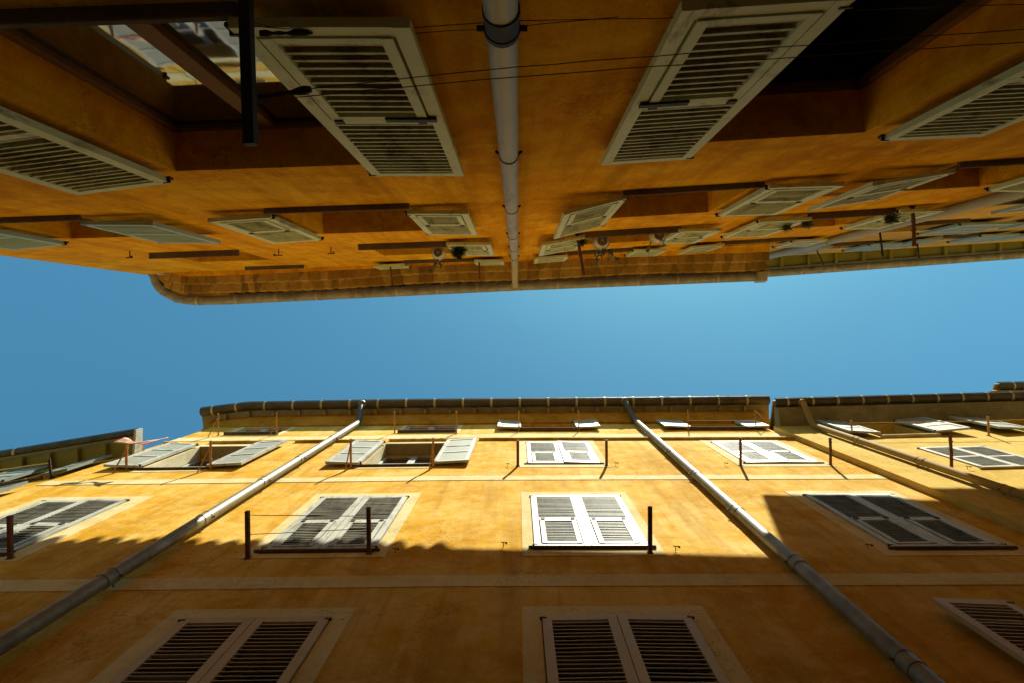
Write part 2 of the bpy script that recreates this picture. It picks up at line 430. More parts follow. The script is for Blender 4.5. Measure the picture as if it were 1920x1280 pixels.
def rafters(bld, poly, side, step, prof, w, mat):
    pts = sample(poly, step); ns = normals(pts, side)
    for p, n in list(zip(pts, ns))[1:-1]:
        mb = MB(); t = Vector((n.y, -n.x)); q = []
        for s in (-1, 1):
            for a, z in prof: q.append((p[0] + n.x * a + t.x * w * s, p[1] + n.y * a + t.y * w * s, z + EYE))
        mb.hexa([q[0], q[1], q[2], q[3], q[4], q[5], q[6], q[7]])
        build('rafter', mb, M[mat], bld)

# ------------------------------------------------------------------ the street
g = MB(); g.face([(-40, -20, 0), (40, -20, 0), (40, 20, 0), (-40, 20, 0)])
tag(build('ground', g, M['paving'], origin=(0, 0, 0)), None, None, None, 'structure')

BOT = -EYE
L1 = Wall(-.55, 2.0, -.012, 1); L2 = Wall(-.55, 2.0, -.003, 1)
LB = Wall(-6.2, 2.068, -.165, 1); LC = Wall(4.83, 1.894, -.026, 1)
UA = Wall(0, -1.13, -.035, -1); UB = Wall(0, -1.13, -.062, -1)

# ---- tall yellow house, the sunlit side of the alley
yel = empty('yellow_apartment_house', (0, 2.0, 0), 'tall sunlit ochre yellow apartment house with cream bands and white louvred shutters', 'building')
H = []
cw = dict(holes=H, surround=None)
def col_closed(wall, x0, x1, z0, z1, st, sur, mt='white'):
    window(yel, wall, x0, x1, z0, z1, closed=st, closed_mat=(mt, 'panel'), surround=sur, holes=H, sill_out=(.03 if z0 < 8 else .02))
col_closed(L1, -2.30, -1.28, 2.25, 4.22, 'louver', (-2.43, -1.15, 2.1, 4.36), 'beige')
col_closed(L2, .16, 1.185, 2.25, 4.21, 'louver', (.03, 1.31, 2.1, 4.36), 'beige')
window(yel, L2, 3.40, 4.38, 2.2, 4.24, holes=H, sill_out=.06,
       open_leaves=[(3.39, .05, 2.87, .07, 2.2, 4.25, 'louver', 'beige')])
col_closed(L1, -5.55, -4.55, 5.48, 7.21, 'flap', (-5.72, -4.36, 5.32, 7.36))
col_closed(L1, -2.30, -1.28, 5.48, 7.22, 'flap', (-2.42, -1.16, 5.32, 7.37))
col_closed(L2, .145, 1.19, 5.51, 7.20, 'flap', (.04, 1.29, 5.32, 7.36))
col_closed(L2, 3.345, 4.39, 5.47, 7.22, 'flap', (3.2, 4.51, 5.30, 7.38))
window(yel, L1, -5.42, -4.46, 8.78, 10.45, holes=H, sill_out=.035, lining=1, surround=(-5.47, -4.41, 8.62, 10.6), bars=2,
       open_leaves=[(-5.43, .03, -5.92, .05, 8.76, 10.42, 'panel', 'white'), (-4.45, .03, -3.95, .055, 8.76, 10.5, 'panel', 'white')])
window(yel, L1, -2.27, -1.22, 8.82, 10.5, holes=H, sill_out=.035, lining=1, surround=(-2.32, -1.17, 8.66, 10.62), bars=2,
       open_leaves=[(-2.27, .03, -2.76, .05, 8.78, 10.46, 'panel', 'white'), (-1.21, .03, -.70, .05, 8.78, 10.5, 'panel', 'white')])
col_closed(L2, .14, 1.2, 8.87, 10.5, 'flap', (.02, 1.31, 8.65, 10.68))
col_closed(L2, 3.30, 4.37, 8.87, 10.5, 'flap', (3.14, 4.5, 8.65, 10.68))
window(yel, L1, -5.50, -4.57, 11.6, 12.38, holes=H, sill_out=.06, surround=(-5.6, -4.47, 11.45, 12.43), depth=.08)
window(yel, L1, -2.22, -1.2, 11.6, 12.38, holes=H, sill_out=.06, surround=(-2.3, -1.1, 11.45, 12.43), depth=.08)
window(yel, L2, .08, 1.1, 11.68, 12.4, holes=H, sill_out=.07, depth=.3,
       open_leaves=[(.06, .04, -.39, .06, 11.66, 12.42, 'panel', 'white'), (1.12, .04, 1.57, .06, 11.66, 12.42, 'panel', 'white')])
window(yel, L2, 3.32, 4.34, 11.72, 12.4, holes=H, sill_out=.07, depth=.3,
       open_leaves=[(3.3, .04, 2.8, .06, 11.7, 12.42, 'panel', 'white'), (4.36, .04, 4.8, .05, 11.7, 12.42, 'panel', 'white')])
mb = MB()
wall_sheet(mb, L1, -6.24, -.55, BOT, 12.5, H); wall_sheet(mb, L2, -.55, 4.83, BOT, 12.5, H)
wall_end(mb, L1, -6.24, BOT, 12.5); wall_end(mb, L2, 4.83, BOT, 12.5); wall_back(mb, L1, -6.24, 4.83, BOT, 12.5)
build('wall', mb, M['ochre'], yel, origin=(0, 2, 0))
for za, zb in ((4.70, 4.915), (7.945, 8.17), (10.97, 11.30)):
    mb = MB(); mb.box(L1, -6.24, -.55, -.01, .006, za, zb); mb.box(L2, -.55, 4.83, -.01, .006, za, zb)
    build('band', mb, M['cream'], yel)
for wl, a, b in ((L1, -6.2, -5.95), (L1, -3.9, -2.8), (L1, -.68, -.55), (L2, -.55, 4.83), (L1, -5.40, -4.48), (L1, -2.25, -1.24)):
    mb = MB(); mb.box(wl, a, b, -.01, .045, 10.72, 10.775); build('moulding', mb, M['ochre'], yel)
EV = [(-6.67, 1.715), (-5.67, 1.595), (-2.46, 1.54), (5.28, 1.467)]
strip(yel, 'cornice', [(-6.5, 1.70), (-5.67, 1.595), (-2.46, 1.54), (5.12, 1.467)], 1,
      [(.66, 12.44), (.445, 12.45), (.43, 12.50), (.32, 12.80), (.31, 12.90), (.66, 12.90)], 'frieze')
strip(yel, 'soffit', EV, 1, [(.6, 12.905), (.10, 12.905), (.10, 12.95), (.6, 12.95)], 'grey_soffit')
rafters(yel, EV, 1, .5, [(.308, 12.84), (.20, 12.85), (.20, 12.903), (.308, 12.903)], .03, 'grey_soffit')
gutter(yel, EV, 1, 12.92, .095, 'darkzinc', .49)
roof(yel, EV, 1, 13.0, .06)

# ---- lower house to the left of it
lef = empty('low_olive_eaved_house', (-9, 2.5, 0), 'lower yellow house at the far left with deep olive boarded eaves and dark gutter', 'building')
H = []
window(lef, LB, -7.2, -6.66, 8.55, 9.5, holes=H, open_leaves=[(-6.65, .04, -6.27, .06, 8.55, 9.5, 'panel', 'slate_green'), (-7.21, .04, -7.75, .08, 8.55, 9.5, 'panel', 'slate_green')])
window(lef, LB, -7.2, -6.66, 6.3, 7.84, holes=H, open_leaves=[(-6.65, .04, -6.25, .06, 6.3, 7.84, 'panel', 'slate_green'), (-7.21, .04, -7.75, .08, 6.3, 7.84, 'panel', 'slate_green')])
mb = MB(); wall_sheet(mb, LB, -12, -6.2, BOT, 9.72, H); wall_end(mb, LB, -12, BOT, 9.72); wall_back(mb, LB, -12, -6.2, BOT, 9.72)
build('wall', mb, M['ochre'], lef)
EL = [(-12, 2.62), (-8.36, 2.02), (-6.16, 1.66)]
strip(lef, 'soffit', EL, 1, [(.5, 9.74), (.1, 9.80), (.1, 9.83), (.5, 9.79)], 'olive')
rafters(lef, EL, 1, .42, [(.46, 9.66), (.15, 9.72), (.15, 9.79), (.46, 9.74)], .035, 'olive')
strip(lef, 'fascia', EL, 1, [(.13, 9.78), (.16, 9.78), (.16, 9.98), (.13, 9.98)], 'darkgrey', .6)
gutter(lef, EL, 1, 9.93, .07, 'darkzinc', 2.6)
roof(lef, EL, 1, 9.98, .05)
mb = MB(); mb.hexa([(-6.13, 1.66, 9.80 + EYE), (-6.095, 1.66, 9.80 + EYE), (-6.095, 2.06, 9.74 + EYE), (-6.13, 2.06, 9.74 + EYE),
                    (-6.13, 1.66, 9.97 + EYE), (-6.095, 1.66, 9.97 + EYE), (-6.095, 2.06, 9.95 + EYE), (-6.13, 2.06, 9.95 + EYE)])
build('barge_board', mb, M['white'], lef)

# ---- pale house to the right of it, standing a hand's breadth further out
pal = empty('pale_yellow_house', (8, 1.85, 0), 'pale yellow house standing slightly forward at the right with a plain grey boxed eave', 'building')
H = []
window(pal, LC, 6.10, 7.0, 10.25, 11.45, holes=H, frame='brown', sill_mat='cream',
       open_leaves=[(6.08, .05, 5.55, .09, 10.27, 11.45, 'panel', 'white'), (7.02, .05, 7.58, .09, 10.27, 11.45, 'panel', 'white')])
window(pal, LC, 8.65, 9.5, 10.25, 11.45, holes=H, frame='brown', sill_mat='cream',
       open_leaves=[(8.63, .05, 8.05, .09, 10.27, 11.45, 'panel', 'white'), (9.52, .05, 10.05, .09, 10.27, 11.45, 'panel', 'white')])
window(pal, LC, 6.06, 7.07, 8.0, 9.34, holes=H, closed='louver', sill_out=.03, sill_mat='cream')
window(pal, LC, 6.06, 7.07, 4.6, 6.2, holes=H, closed='louver', sill_out=.03, sill_mat='cream')
mb = MB(); wall_sheet(mb, LC, 4.83, 11.4, BOT, 11.58, H); wall_end(mb, LC, 4.83, BOT, 11.58); wall_end(mb, LC, 11.4, BOT, 11.58); wall_back(mb, LC, 4.83, 11.4, BOT, 11.58)
build('wall', mb, M['pale_ochre'], pal)
EC = [(4.94, 1.39), (11.4, 1.22)]
strip(pal, 'soffit', EC, 1, [(.56, 11.53), (.17, 11.70), (.17, 11.83), (.56, 11.83)], 'grey_soffit', .6)
gutter(pal, EC, 1, 11.82, .083, 'darkzinc', .44)
roof(pal, EC, 1, 11.9, .06)

# ---- taller house further along, only its eave corner shows
far = empty('far_house', (14, 2.2, 0), 'far house peeping over the right eave, dark gutter corner with red tile edge', 'building')
FW = Wall(11.45, 2.0, -.02, 1)
mb = MB(); wall_sheet(mb, FW, 11.45, 17, BOT, 14.7, []); wall_end(mb, FW, 11.45, BOT, 14.7); wall_end(mb, FW, 17, BOT, 14.7); wall_back(mb, FW, 11.45, 17, BOT, 14.7)
build('wall', mb, M['pale_ochre'], far)
EF = [(11.72, 1.37), (17, 1.27)]
strip(far, 'soffit', EF, 1, [(.7, 14.72), (.2, 14.86), (.2, 14.9), (.7, 14.9)], 'grey_soffit')
strip(far, 'tile_edge', [(11.55, 1.37), (17, 1.27)], 1, [(.65, 14.92), (.20, 14.92), (.20, 15.0), (.65, 15.0)], 'tile')
gutter(far, EF, 1, 15.0, .1, 'darkzinc', .6)
roof(far, EF, 1, 15.1, .06)

# ---- orange house, the shaded side close overhead
ora = empty('orange_house', (-1, -1.2, 0), 'shaded orange house close overhead with sage green shutters and a two row tiled cornice', 'building')
H = []
sg = 'green'
kw = dict(holes=H, frame='brown', sill_out=.05, depth=.32)
window(ora, UA, -2.33, -1.01, 2.12, 4.18, bars=0, **kw,
       open_leaves=[(-.985, .05, -.37, .07, 2.08, 4.16, 'flap', sg), (-2.38, .04, -3.02, .10, 2.1, 4.2, 'louver', sg)])
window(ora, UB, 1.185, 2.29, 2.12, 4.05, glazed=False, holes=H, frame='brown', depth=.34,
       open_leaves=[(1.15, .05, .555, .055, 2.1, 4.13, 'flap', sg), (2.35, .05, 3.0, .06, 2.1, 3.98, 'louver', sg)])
# second row
window(ora, UA, -2.24, -1.03, 5.56, 7.08, **kw, open_leaves=[(-2.25, .04, -2.82, .06, 5.57, 7.06, 'flap', sg, True), (-1.02, .04, -.46, .06, 5.62, 6.96, 'flap', sg, True)])
window(ora, UA, -4.95, -4.0, 5.56, 6.8, **kw, open_leaves=[(-3.99, .04, -3.32, .07, 5.58, 6.85, 'louver', 'blue', True), (-4.96, .04, -5.54, .08, 5.5, 6.75, 'louver', 'blue', True)])
window(ora, UB, .98, 2.13, 5.45, 6.86, **kw, open_leaves=[(.965, .03, .40, .14, 5.45, 7.0, 'flap', sg, True), (2.18, .04, 2.83, .06, 5.32, 6.74, 'flap', sg, True)])
window(ora, UB, 3.73, 4.74, 5.15, 6.3, **kw, open_leaves=[(3.71, .03, 3.0, .10, 5.2, 6.36, 'flap', sg, True), (4.76, .03, 5.15, .06, 5.1, 6.25, 'louver', sg, True)])
# third row
kw['sill_out'] = .08
window(ora, UA, -2.04, -.93, 8.05, 9.35, **kw, open_leaves=[(-.92, .04, -.35, .06, 7.82, 9.05, 'flap', sg, True)])
window(ora, UA, -4.85, -3.76, 8.18, 9.35, **kw)
window(ora, UB, .9, 2.02, 7.82, 9.1, **kw, open_leaves=[(.885, .03, .30, .10, 7.82, 9.05, 'flap', sg, True), (2.03, .04, 2.58, .06, 7.76, 8.98, 'flap', sg, True)])
window(ora, UB, 3.55, 4.5, 7.42, 8.7, **kw, open_leaves=[(2.9, .04, 3.53, .05, 7.36, 8.75, 'flap', sg, True), (4.52, .04, 5.05, .06, 7.25, 8.6, 'flap', sg, True)])
# little attic windows under the cornice
kw['sill_out'] = .06
window(ora, UA, -4.5, -3.62, 10.25, 10.66, **kw, bars=0)
window(ora, UA, -1.84, -.74, 10.12, 10.66, **kw, bars=0, open_leaves=[(-1.87, .04, -2.4, .05, 10.15, 10.66, 'panel', sg), (-.72, .04, -.24, .05, 9.98, 10.62, 'panel', sg)])
window(ora, UB, .84, 1.8, 9.88, 10.62, **kw, bars=0, open_leaves=[(.82, .04, .27, .05, 9.9, 10.62, 'panel', sg), (1.83, .04, 2.36, .06, 9.72, 10.5, 'panel', sg)])
window(ora, UB, 3.29, 4.36, 9.78, 10.62, **kw, bars=0, open_leaves=[(3.27, .04, 2.75, .05, 9.7, 10.6, 'panel', sg), (4.4, .04, 4.95, .05, 9.8, 10.6, 'panel', sg)])
mb = MB()
wall_sheet(mb, UA, -6.66, 0, BOT, 10.95, H); wall_sheet(mb, UB, 0, 5.2, BOT, 10.95, H)
wall_end(mb, UA, -6.66, BOT, 10.95); wall_back(mb, UB, -6.66, 5.2, BOT, 10.95, 6.5); wall_end(mb, UB, 5.2, BOT, 10.95)
build('wall', mb, M['orange'], ora, origin=(0, -1.2, 0))
EO = [(-6.62, -.88), (-6.58, -.74), (-6.51, -.63), (-6.42, -.55), (-6.32, -.49), (-6.18, -.42), (-6.0, -.378), (-5.75, -.362), (-5.17, -.375), (0, -.622), (4.42, -.797)]
EOs = [(-6.40, -.53), (-6.25, -.455), (-6.0, -.378), (-5.75, -.362), (-5.17, -.375), (0, -.622), (4.42, -.797)]
strip(ora, 'cove', EOs, -1, [(.80, 10.70), (.49, 10.72), (.49, 10.78), (.80, 10.78)], 'orange')
mb = MB(); a_ = (4.36, -.795)
mb.hexa([(4.28, -.95, 10.90 + EYE), (4.44, -.96, 10.90 + EYE), (4.44, -.785, 10.90 + EYE), (4.28, -.775, 10.90 + EYE),
         (4.26, -.97, 11.06 + EYE), (4.46, -.98, 11.06 + EYE), (4.46, -.765, 11.06 + EYE), (4.26, -.755, 11.06 + EYE)])
build('rainwater_box', mb, M['strap'], ora, bevel=.01)
mb = MB(); q_ = [(x, y - .05, 11.0 + EYE) for x, y in EO[:9]]; q_ = [(x + .05 if i_ < 6 else x, y, z) for i_, (x, y, z) in enumerate(q_)]
base_ = [UA(x, 0, 11.0) for x in (-5.17, -6.64)]; mb.face(q_ + base_); mb.face([Vector(p) + Vector((0, 0, .02)) for p in q_ + base_])
build('eave_board', mb, M['tile'], ora)
tile_course(ora, EOs, -1, 10.74, .62, .335, .13)
tile_course(ora, EOs, -1, 10.87, .55, .185, .13)
gutter(ora, EO, -1, 11.03, .08, 'zinc', .62)
roof(ora, [(-6.0, -.37), (-5.17, -.375), (0, -.622), (.81, -.654)], -1, 11.13, .05, .3, 5.5, .2, .16)
roof(ora, [(.60, -.646), (4.42, -.797)], -1, 11.02, .09, .3, 5.5, .2, .06)

# ---- taller peach house at the right end of the shaded side
pea = empty('peach_house', (9, -1.7, 0), 'peach house at the upper right with blue grey shutters and a flat olive boarded eave', 'building')
H = []
kp = dict(holes=H, frame='white', sill_out=.06, depth=.28)
window(pea, UB, 5.72, 6.4, 11.15, 12.2, **kp, open_leaves=[(5.7, .04, 5.24, .05, 11.1, 12.1, 'panel', 'blue'), (6.42, .04, 7.0, .06, 11.15, 12.15, 'panel', 'blue')])
window(pea, UB, 7.6, 8.15, 10.9, 12.0, **kp, open_leaves=[(7.58, .04, 7.1, .05, 10.9, 12, 'panel', 'blue'), (8.18, .04, 8.85, .06, 10.8, 11.7, 'panel', 'blue')])
window(pea, UB, 9.75, 10.6, 10.6, 11.7, **kp, open_leaves=[(9.72, .04, 9.0, .06, 10.6, 11.7, 'panel', 'blue')])
window(pea, UB, 5.65, 6.45, 8.85, 9.95, **kp, open_leaves=[(6.47, .04, 7.25, .07, 8.92, 9.95, 'panel', 'blue')])
window(pea, UB, 8.3, 9.2, 8.6, 9.7, **kp, open_leaves=[(8.28, .04, 7.6, .06, 8.6, 9.7, 'panel', 'blue'), (9.22, .04, 9.9, .06, 8.6, 9.7, 'panel', 'blue')])
window(pea, UB, 6.65, 7.5, 6.4, 7.6, **kp, open_leaves=[(6.63, .04, 5.95, .07, 6.5, 7.72, 'panel', 'blue')])
mb = MB(); wall_sheet(mb, UB, 5.2, 14, BOT, 13.2, H); wall_sheet(mb, UB, 4.42, 5.2, 10.96, 13.2, H)
wall_end(mb, UB, 4.42, 10.96, 13.2); wall_end(mb, UB, 14, BOT, 13.2); wall_back(mb, UB, 4.42, 14, BOT, 13.2)
build('wall', mb, M['peach'], pea)
EP = [(4.44, -.985), (5.7, -1.07), (11, -1.455), (14, -1.68)]
strip(pea, 'soffit', EP, -1, [(.62, 13.22), (.16, 13.28), (.16, 13.32), (.62, 13.26)], 'olive', .6)
rafters(pea, EP, -1, .62, [(.40, 13.17), (.19, 13.20), (.19, 13.27), (.40, 13.24)], .03, 'olive')
strip(pea, 'fascia', EP, -1, [(.155, 13.22), (.19, 13.22), (.19, 13.5), (.155, 13.5)], 'darkgrey', .6)
gutter(pea, EP, -1, 13.42, .085, 'zinc', .62)
roof(pea, EP, -1, 13.5, .06, .3, 5.5)

mb = MB()  # out-of-view ground-floor skins, added to tune light bounced up the alley
for wl, a, b in ((L1, -6.24, -.55), (L2, -.55, 4.83)): mb.box(wl, a, b, -.01, .02, BOT, 1.75)
build('added_bounce_base', mb, M['bounce_base'], yel)
mb = MB()
for wl, a, b in ((LC, 4.85, 11.4),): mb.box(wl, a, b, -.01, .02, BOT, 1.75)
build('added_bounce_base', mb, M['bounce_base'], pal)
mb = MB()
for wl, a, b in ((UA, -6.66, 0), (UB, 0, 5.2)): mb.box(wl, a, b, -.01, .02, BOT, 1.75)
build('added_bounce_base', mb, M['bounce_base'], ora)
mb = MB()
for wl, a, b in ((UB, 5.22, 14),): mb.box(wl, a, b, -.01, .02, BOT, 1.75)
build('added_bounce_base', mb, M['bounce_base'], pea)
mb = MB()
for wl, a, b in ((LB, -12, -6.26),): mb.box(wl, a, b, -.01, .02, BOT, 1.75)
build('added_bounce_base', mb, M['bounce_base'], lef)
# ------------------------------------------------------------------ drainpipes
def drainpipe(label, pts, r, mat, cols, elbow=0):
    o = empty('drainpipe', pts[-1], label, 'drainpipe', 'drainpipes on the facades')
    mb = MB()
    if elbow:
        up = MB(); up.tube(smooth_path(pts[:elbow + 1]), r * 1.0, 16); build('elbow', up, M['darkzinc' if mat == 'steel' else mat], o, smooth=True)
        fl = MB(); a = Vector(pts[0]); fl.tube([a + Vector((0, 0, .02)), a - Vector((0, 0, .05))], r * 1.45, 16); build('outlet', fl, M['zinc' if mat == 'steel' else mat], o, smooth=True)
    mb.tube(pts[elbow:], r, 18); build('pipe', mb, M[mat], o, smooth=True)
    for (x, y, z) in cols:
        c = MB(); s = 1 if y > 0 else -1
        if mat == 'pvc' and z > 2.5:
            c.tube([(x, y, z + EYE - .012), (x, y, z + EYE + .012)], r * 1.06, 20)
            for q in (-1, 1): c.tube([(x + q * r * .95, y, z + EYE), (x + q * (r + .022), y - .02, z + EYE)], .009, 8)
            c.tube([(x, y, z + EYE), (x, y + s * (r + .04), z + EYE)], .009, 8)
            build('collar', c, M['black'], o, smooth=True); continue
        c.tube([(x, y, z + EYE - .075), (x, y, z + EYE - .045)], r * 1.10, 18); c.tube([(x, y, z + EYE - .045), (x, y, z + EYE + .045)], r * 1.06, 18)
        c.tube([(x, y, z + EYE + .045), (x, y, z + EYE + .072)], r * 1.12, 18)
        s = 1 if y > 0 else -1
        c.tube([(x, y, z + EYE + .06), (x, y + s * (r + .04), z + EYE + .06)], .009, 8)
        for q in (-1, 1): c.tube([(x + q * r * .9, y, z + EYE + .06), (x + q * (r + .03), y, z + EYE + .06)], .011, 8)
        build('collar', c, M['steel' if mat == 'steel' else ('black' if mat == 'pvc' else mat)], o, smooth=True)
    return o
def smooth_path(p, it=1):
    p = [Vector(q) for q in p]
    for _ in range(it):
        n = [p[0]]
        for a, b in zip(p, p[1:]): n += [a * .75 + b * .25, a * .25 + b * .75]
        n.append(p[-1]); p = n
    return p
def on(t, a, b): return tuple(a[i] + (b[i] - a[i]) * t for i in range(3))
a, b = (-3.19, 1.935, 12.15 + EYE), (-3.10, 1.935, 0)
pz = lambda z: on((a[2] - z - EYE) / a[2], a, b)
drainpipe('grey metal drainpipe on the left of the yellow house, between the window columns', [(-3.26, 1.635, 12.86 + EYE), (-3.26, 1.66, 12.72 + EYE), (-3.20, 1.925, 12.36 + EYE), a, b], .056, 'steel',
          [(*pz(z)[:2], z) for z in (10.5, 8.9, 7.6, 6.16, 4.7)], 3)
a, b = (2.38, 1.92, 12.3 + EYE), (2.13, 1.92, 0)
drainpipe('grey metal drainpipe on the right of the yellow house with a row of joint collars', [(2.24, 1.575, 12.86 + EYE), (2.24, 1.60, 12.72 + EYE), (2.36, 1.91, 12.45 + EYE), a, b], .056, 'steel',
          [(*pz(z)[:2], z) for z in (10.9, 9.3, 7.9, 6.36, 4.94, 3.48)], 3)
a, b = (5.39, 1.81, 11.1 + EYE), (5.41, 1.81, 0)
drainpipe('ochre painted drainpipe running down the pale yellow house from its grey eave', [(5.44, 1.47, 11.76 + EYE), (5.44, 1.49, 11.64 + EYE), (5.40, 1.78, 11.3 + EYE), a, b], .05, 'ochre_pipe',
          [(*pz(z)[:2], z) for z in (9.75, 8.2, 6.75)], 3)
a, b = (-.052, -.74, 11.0 + EYE), (-.058, -1.035, 0)
drainpipe('fat pale plastic drainpipe down the middle of the orange house', [(-.05, -.70, 11.0 + EYE), (-.05, -.72, 10.85 + EYE), (-.052, -1.02, 10.35 + EYE), (-.053, -1.035, 10.1 + EYE), b], .058, 'pvc',
          [(-.055, -1.035, z) for z in (2.08, 3.72, 5.4, 7.0, 8.2, 9.3)], 3)
a, b = UB(5.02, .065, 12.9), UB(5.62, .065, -EYE)
drainpipe('slanting grey drainpipe where the orange house meets the peach house', [a, b], .058, 'grey_pipe', [(*on((12.9 - z) / (12.9 + EYE), a, b)[:2], z) for z in (10.2, 5.9)])

# ------------------------------------------------------------------ laundry brackets
GRP = 'iron laundry rods sticking out of the facades'
def rod(label, wall, x, z, L, mat='rust', r=.014, dx=0., brace=0., square=False):
    o = empty('laundry_rod', wall(x, 0, z), label, 'laundry rod', GRP)
    mb = MB(); tip = wall(x + dx, L, z + .01)
    if square: mb.hexa([wall(x - r, -.02, z - r), wall(x + r, -.02, z - r), wall(x + dx + r, L, z - r), wall(x + dx - r, L, z - r),
                        wall(x - r, -.02, z + r), wall(x + r, -.02, z + r), wall(x + dx + r, L, z + r), wall(x + dx - r, L, z + r)])
    else: mb.tube([wall(x, -.02, z), wall(x + dx * .5, L * .5, z - .004), tip], r, 8)
    for k in () if square else (.35, .6, .85, .97): mb.tube([wall(x + dx * k, L * k, z - r * 1.7), wall(x + dx * k, L * k, z + r * 1.9)], r * .5, 6)
    build('bar', mb, M[mat], o, smooth=not square)
    pb = MB(); pb.box(wall, x - r * 1.5, x + r * 1.5, 0, .01, z - .03, z + .03); build('plate', pb, M[mat], o)
    if brace:
        b = MB(); b.tube([wall(x + brace, 0, z - .20), wall(x + dx * .8, L * .82, z - .005)], r * .6, 8); build('brace', b, M[mat], o)
    return o
sq = dict(r=.017, square=True)
rod('dark square laundry rod holding the left end of two wires by the half shaded window', L1, -2.35, 5.34, .41, **sq)
rod('dark square laundry rod holding the right end of two wires by the half shaded window', L1, -1.31, 5.40, .41, **sq)
rod('square iron laundry rod beside the right shutter of the sunlit central window', L2, 1.16, 5.38, .41, **sq)
rod('square iron laundry rod in front of the window at the left picture edge', L1, -4.46, 5.39, .38, **sq)
rod('orange rusty laundry rod carrying the red cloth', L1, -5.6, 8.78, .36, 'gold_rust', .018, 0, -.07)
rod('ochre braced rod at the right end of the open window nearest the left eave', L1, -4.38, 8.75, .41, 'gold_rust', .016, 0, -.09)
rod('ochre braced rod over the left panelled shutter of the open window left of centre', L1, -2.37, 8.71, .42, 'gold_rust', .016, 0, -.03)
rod('ochre braced rod at the right end of the open window left of centre', L1, -1.2, 8.71, .42, 'gold_rust', .016, 0, -.03)
rod('brown laundry rod left of the small closed upper window in the centre', L2, .0, 8.74, .37, 'rust', .02)
rod('brown laundry rod right of the small closed upper window in the centre', L2, 1.265, 8.75, .37, 'rust', .02)
rod('brown notched laundry rod across the closed upper window right of the right grey drainpipe', L2, 3.17, 8.73, .40, 'rust', .02)
rod('reddish laundry rod at the corner where the pale yellow house stands forward', L2, 4.46, 8.75, .39, 'rust', .02)
rod('thin ochre laundry rod at left end of the leftmost attic window sill', L1, -5.62, 11.51, .42, 'gold_rust', .014, 0, -.1)
rod('thin ochre laundry rod at right end of the leftmost attic window sill', L1, -4.52, 11.5, .42, 'gold_rust', .014, 0, -.05)
rod('thin ochre rod left of the dark attic window just right of the left drainpipe', L1, -2.32, 11.55, .41, 'gold_rust', .014)
rod('thin ochre rod right of the dark attic window just right of the left drainpipe', L1, -1.15, 11.5, .41, 'gold_rust', .014, 0, .01)
rod('thin rusty rod by the left leaf of the open attic window in the centre', L2, .02, 11.61, .38, 'gold_rust', .012)
rod('thin rusty rod by the right leaf of the open attic window in the centre', L2, 1.16, 11.64, .38, 'gold_rust', .012, -.01)
rod('thin rusty rod at the left end of the ochre attic cord', L2, 3.27, 11.78, .37, 'gold_rust', .012)
rod('thin rusty rod at the right end of the ochre attic cord, near the corner', L2, 4.58, 11.82, .36, 'gold_rust', .012)
rod('brown laundry rod standing before the closed window of the pale yellow house', LC, 5.6, 7.92, .46, 'rust', .02)
rod('bright ochre laundry rod beside the rightmost open shutter under the grey eave', LC, 7.79, 10.15, .32, 'gold_rust', .016)
rod('short ochre laundry rod crossing the left open shutter under the grey eave', LC, 5.62, 10.32, .29, 'gold_rust', .014)
rod('thick black laundry bar at the upper left, beside the big sage shutter', UA, -.885, 1.99, .515, 'black', .018, square=True)
rod('rusty laundry rod reaching over the slanting drainpipe at the upper right', UB, 4.72, 7.34, .48, 'rust', .022)
rod('black laundry rod against the olive eave beside the slanting drainpipe', UB, 5.72, 9.7, .40, 'black', .016, .03)
rod('thin black tilted laundry rod nearest the tiled cornice end on the olive eave', UB, 5.56, 11.5, .36, 'black', .012, .16)
rod('thin dark laundry rod against the olive eave, just right of the rusty one', UB, 7.37, 11.34, .35, 'black', .014, .03)
rod('rusty laundry rod crossing the tiled cornice right of the pale drainpipe', UB, .76, 7.92, .54, 'rust', .02, .06)
rod('rusty laundry rod over the left attic shutter under the tiled cornice', UA, -2.15, 10.3, .39, 'rust', .014, .03)
rod('rusty laundry rod over the attic shutter just left of the pale drainpipe', UA, -.64, 10.05, .36, 'rust', .014)
rod('dark green laundry rod in front of the olive boarded eave at the far left', LB, -6.42, 8.45, .28, 'black', .016)

# ------------------------------------------------------------------ clotheslines
def line(label, pts, r, mat, group='clotheslines'):
    P = []; pts = [Vector(p) for p in pts]
    for a, b in zip(pts, pts[1:]):
        n = max(4, int((b - a).length / .12)); L = (b - a).length
        for i in range(n): t = i / n; P.append(a.lerp(b, t) - Vector((0, 0, .05 * L * .5 * t * (1 - t))) + Vector((0, random.uniform(-1, 1) * .0015, 0)))
    P.append(pts[-1]); mb = MB(); mb.tube(P, r, 6)
    o = build('clothesline', mb, M[mat], smooth=True); return tag(o, label, 'clothesline', group)
def z_(x, y, z): return (x, y, z + EYE)
line('brown cord nearest the top edge, running from the black bar across the pale drainpipe', [z_(-.88, -1.0, 2.03), z_(-.75, -1.04, 2.2), z_(0, -1.09, 2.2), z_(.5, -1.10, 2.2), z_(2.6, -1.17, 2.2)], .0017, 'rope')
line('second brown cord just below the topmost one, joining it right of the pale drainpipe', [z_(-.88, -.99, 2.03), z_(-.5, -1.035, 2.2), z_(0, -1.07, 2.2), z_(.36, -1.105, 2.2)], .0017, 'rope')
line('brown cord with a knot across the black open window, upper of the lower pair', [z_(-.88, -.76, 2.03), z_(0, -.925, 2.2), z_(1.0, -1.0, 2.2), z_(2.6, -1.11, 2.2)], .0019, 'rope')
line('brown cord lowest of those crossing the big right shutter', [z_(-.88, -.74, 2.03), z_(0, -.89, 2.2), z_(1.0, -.96, 2.2), z_(2.6, -1.06, 2.2)], .0019, 'rope')
line('upper thin wire between the two square rods of the half shaded window', [L1(-2.35, .37, 5.36), L1(-1.31, .33, 5.42)], .003, 'black')
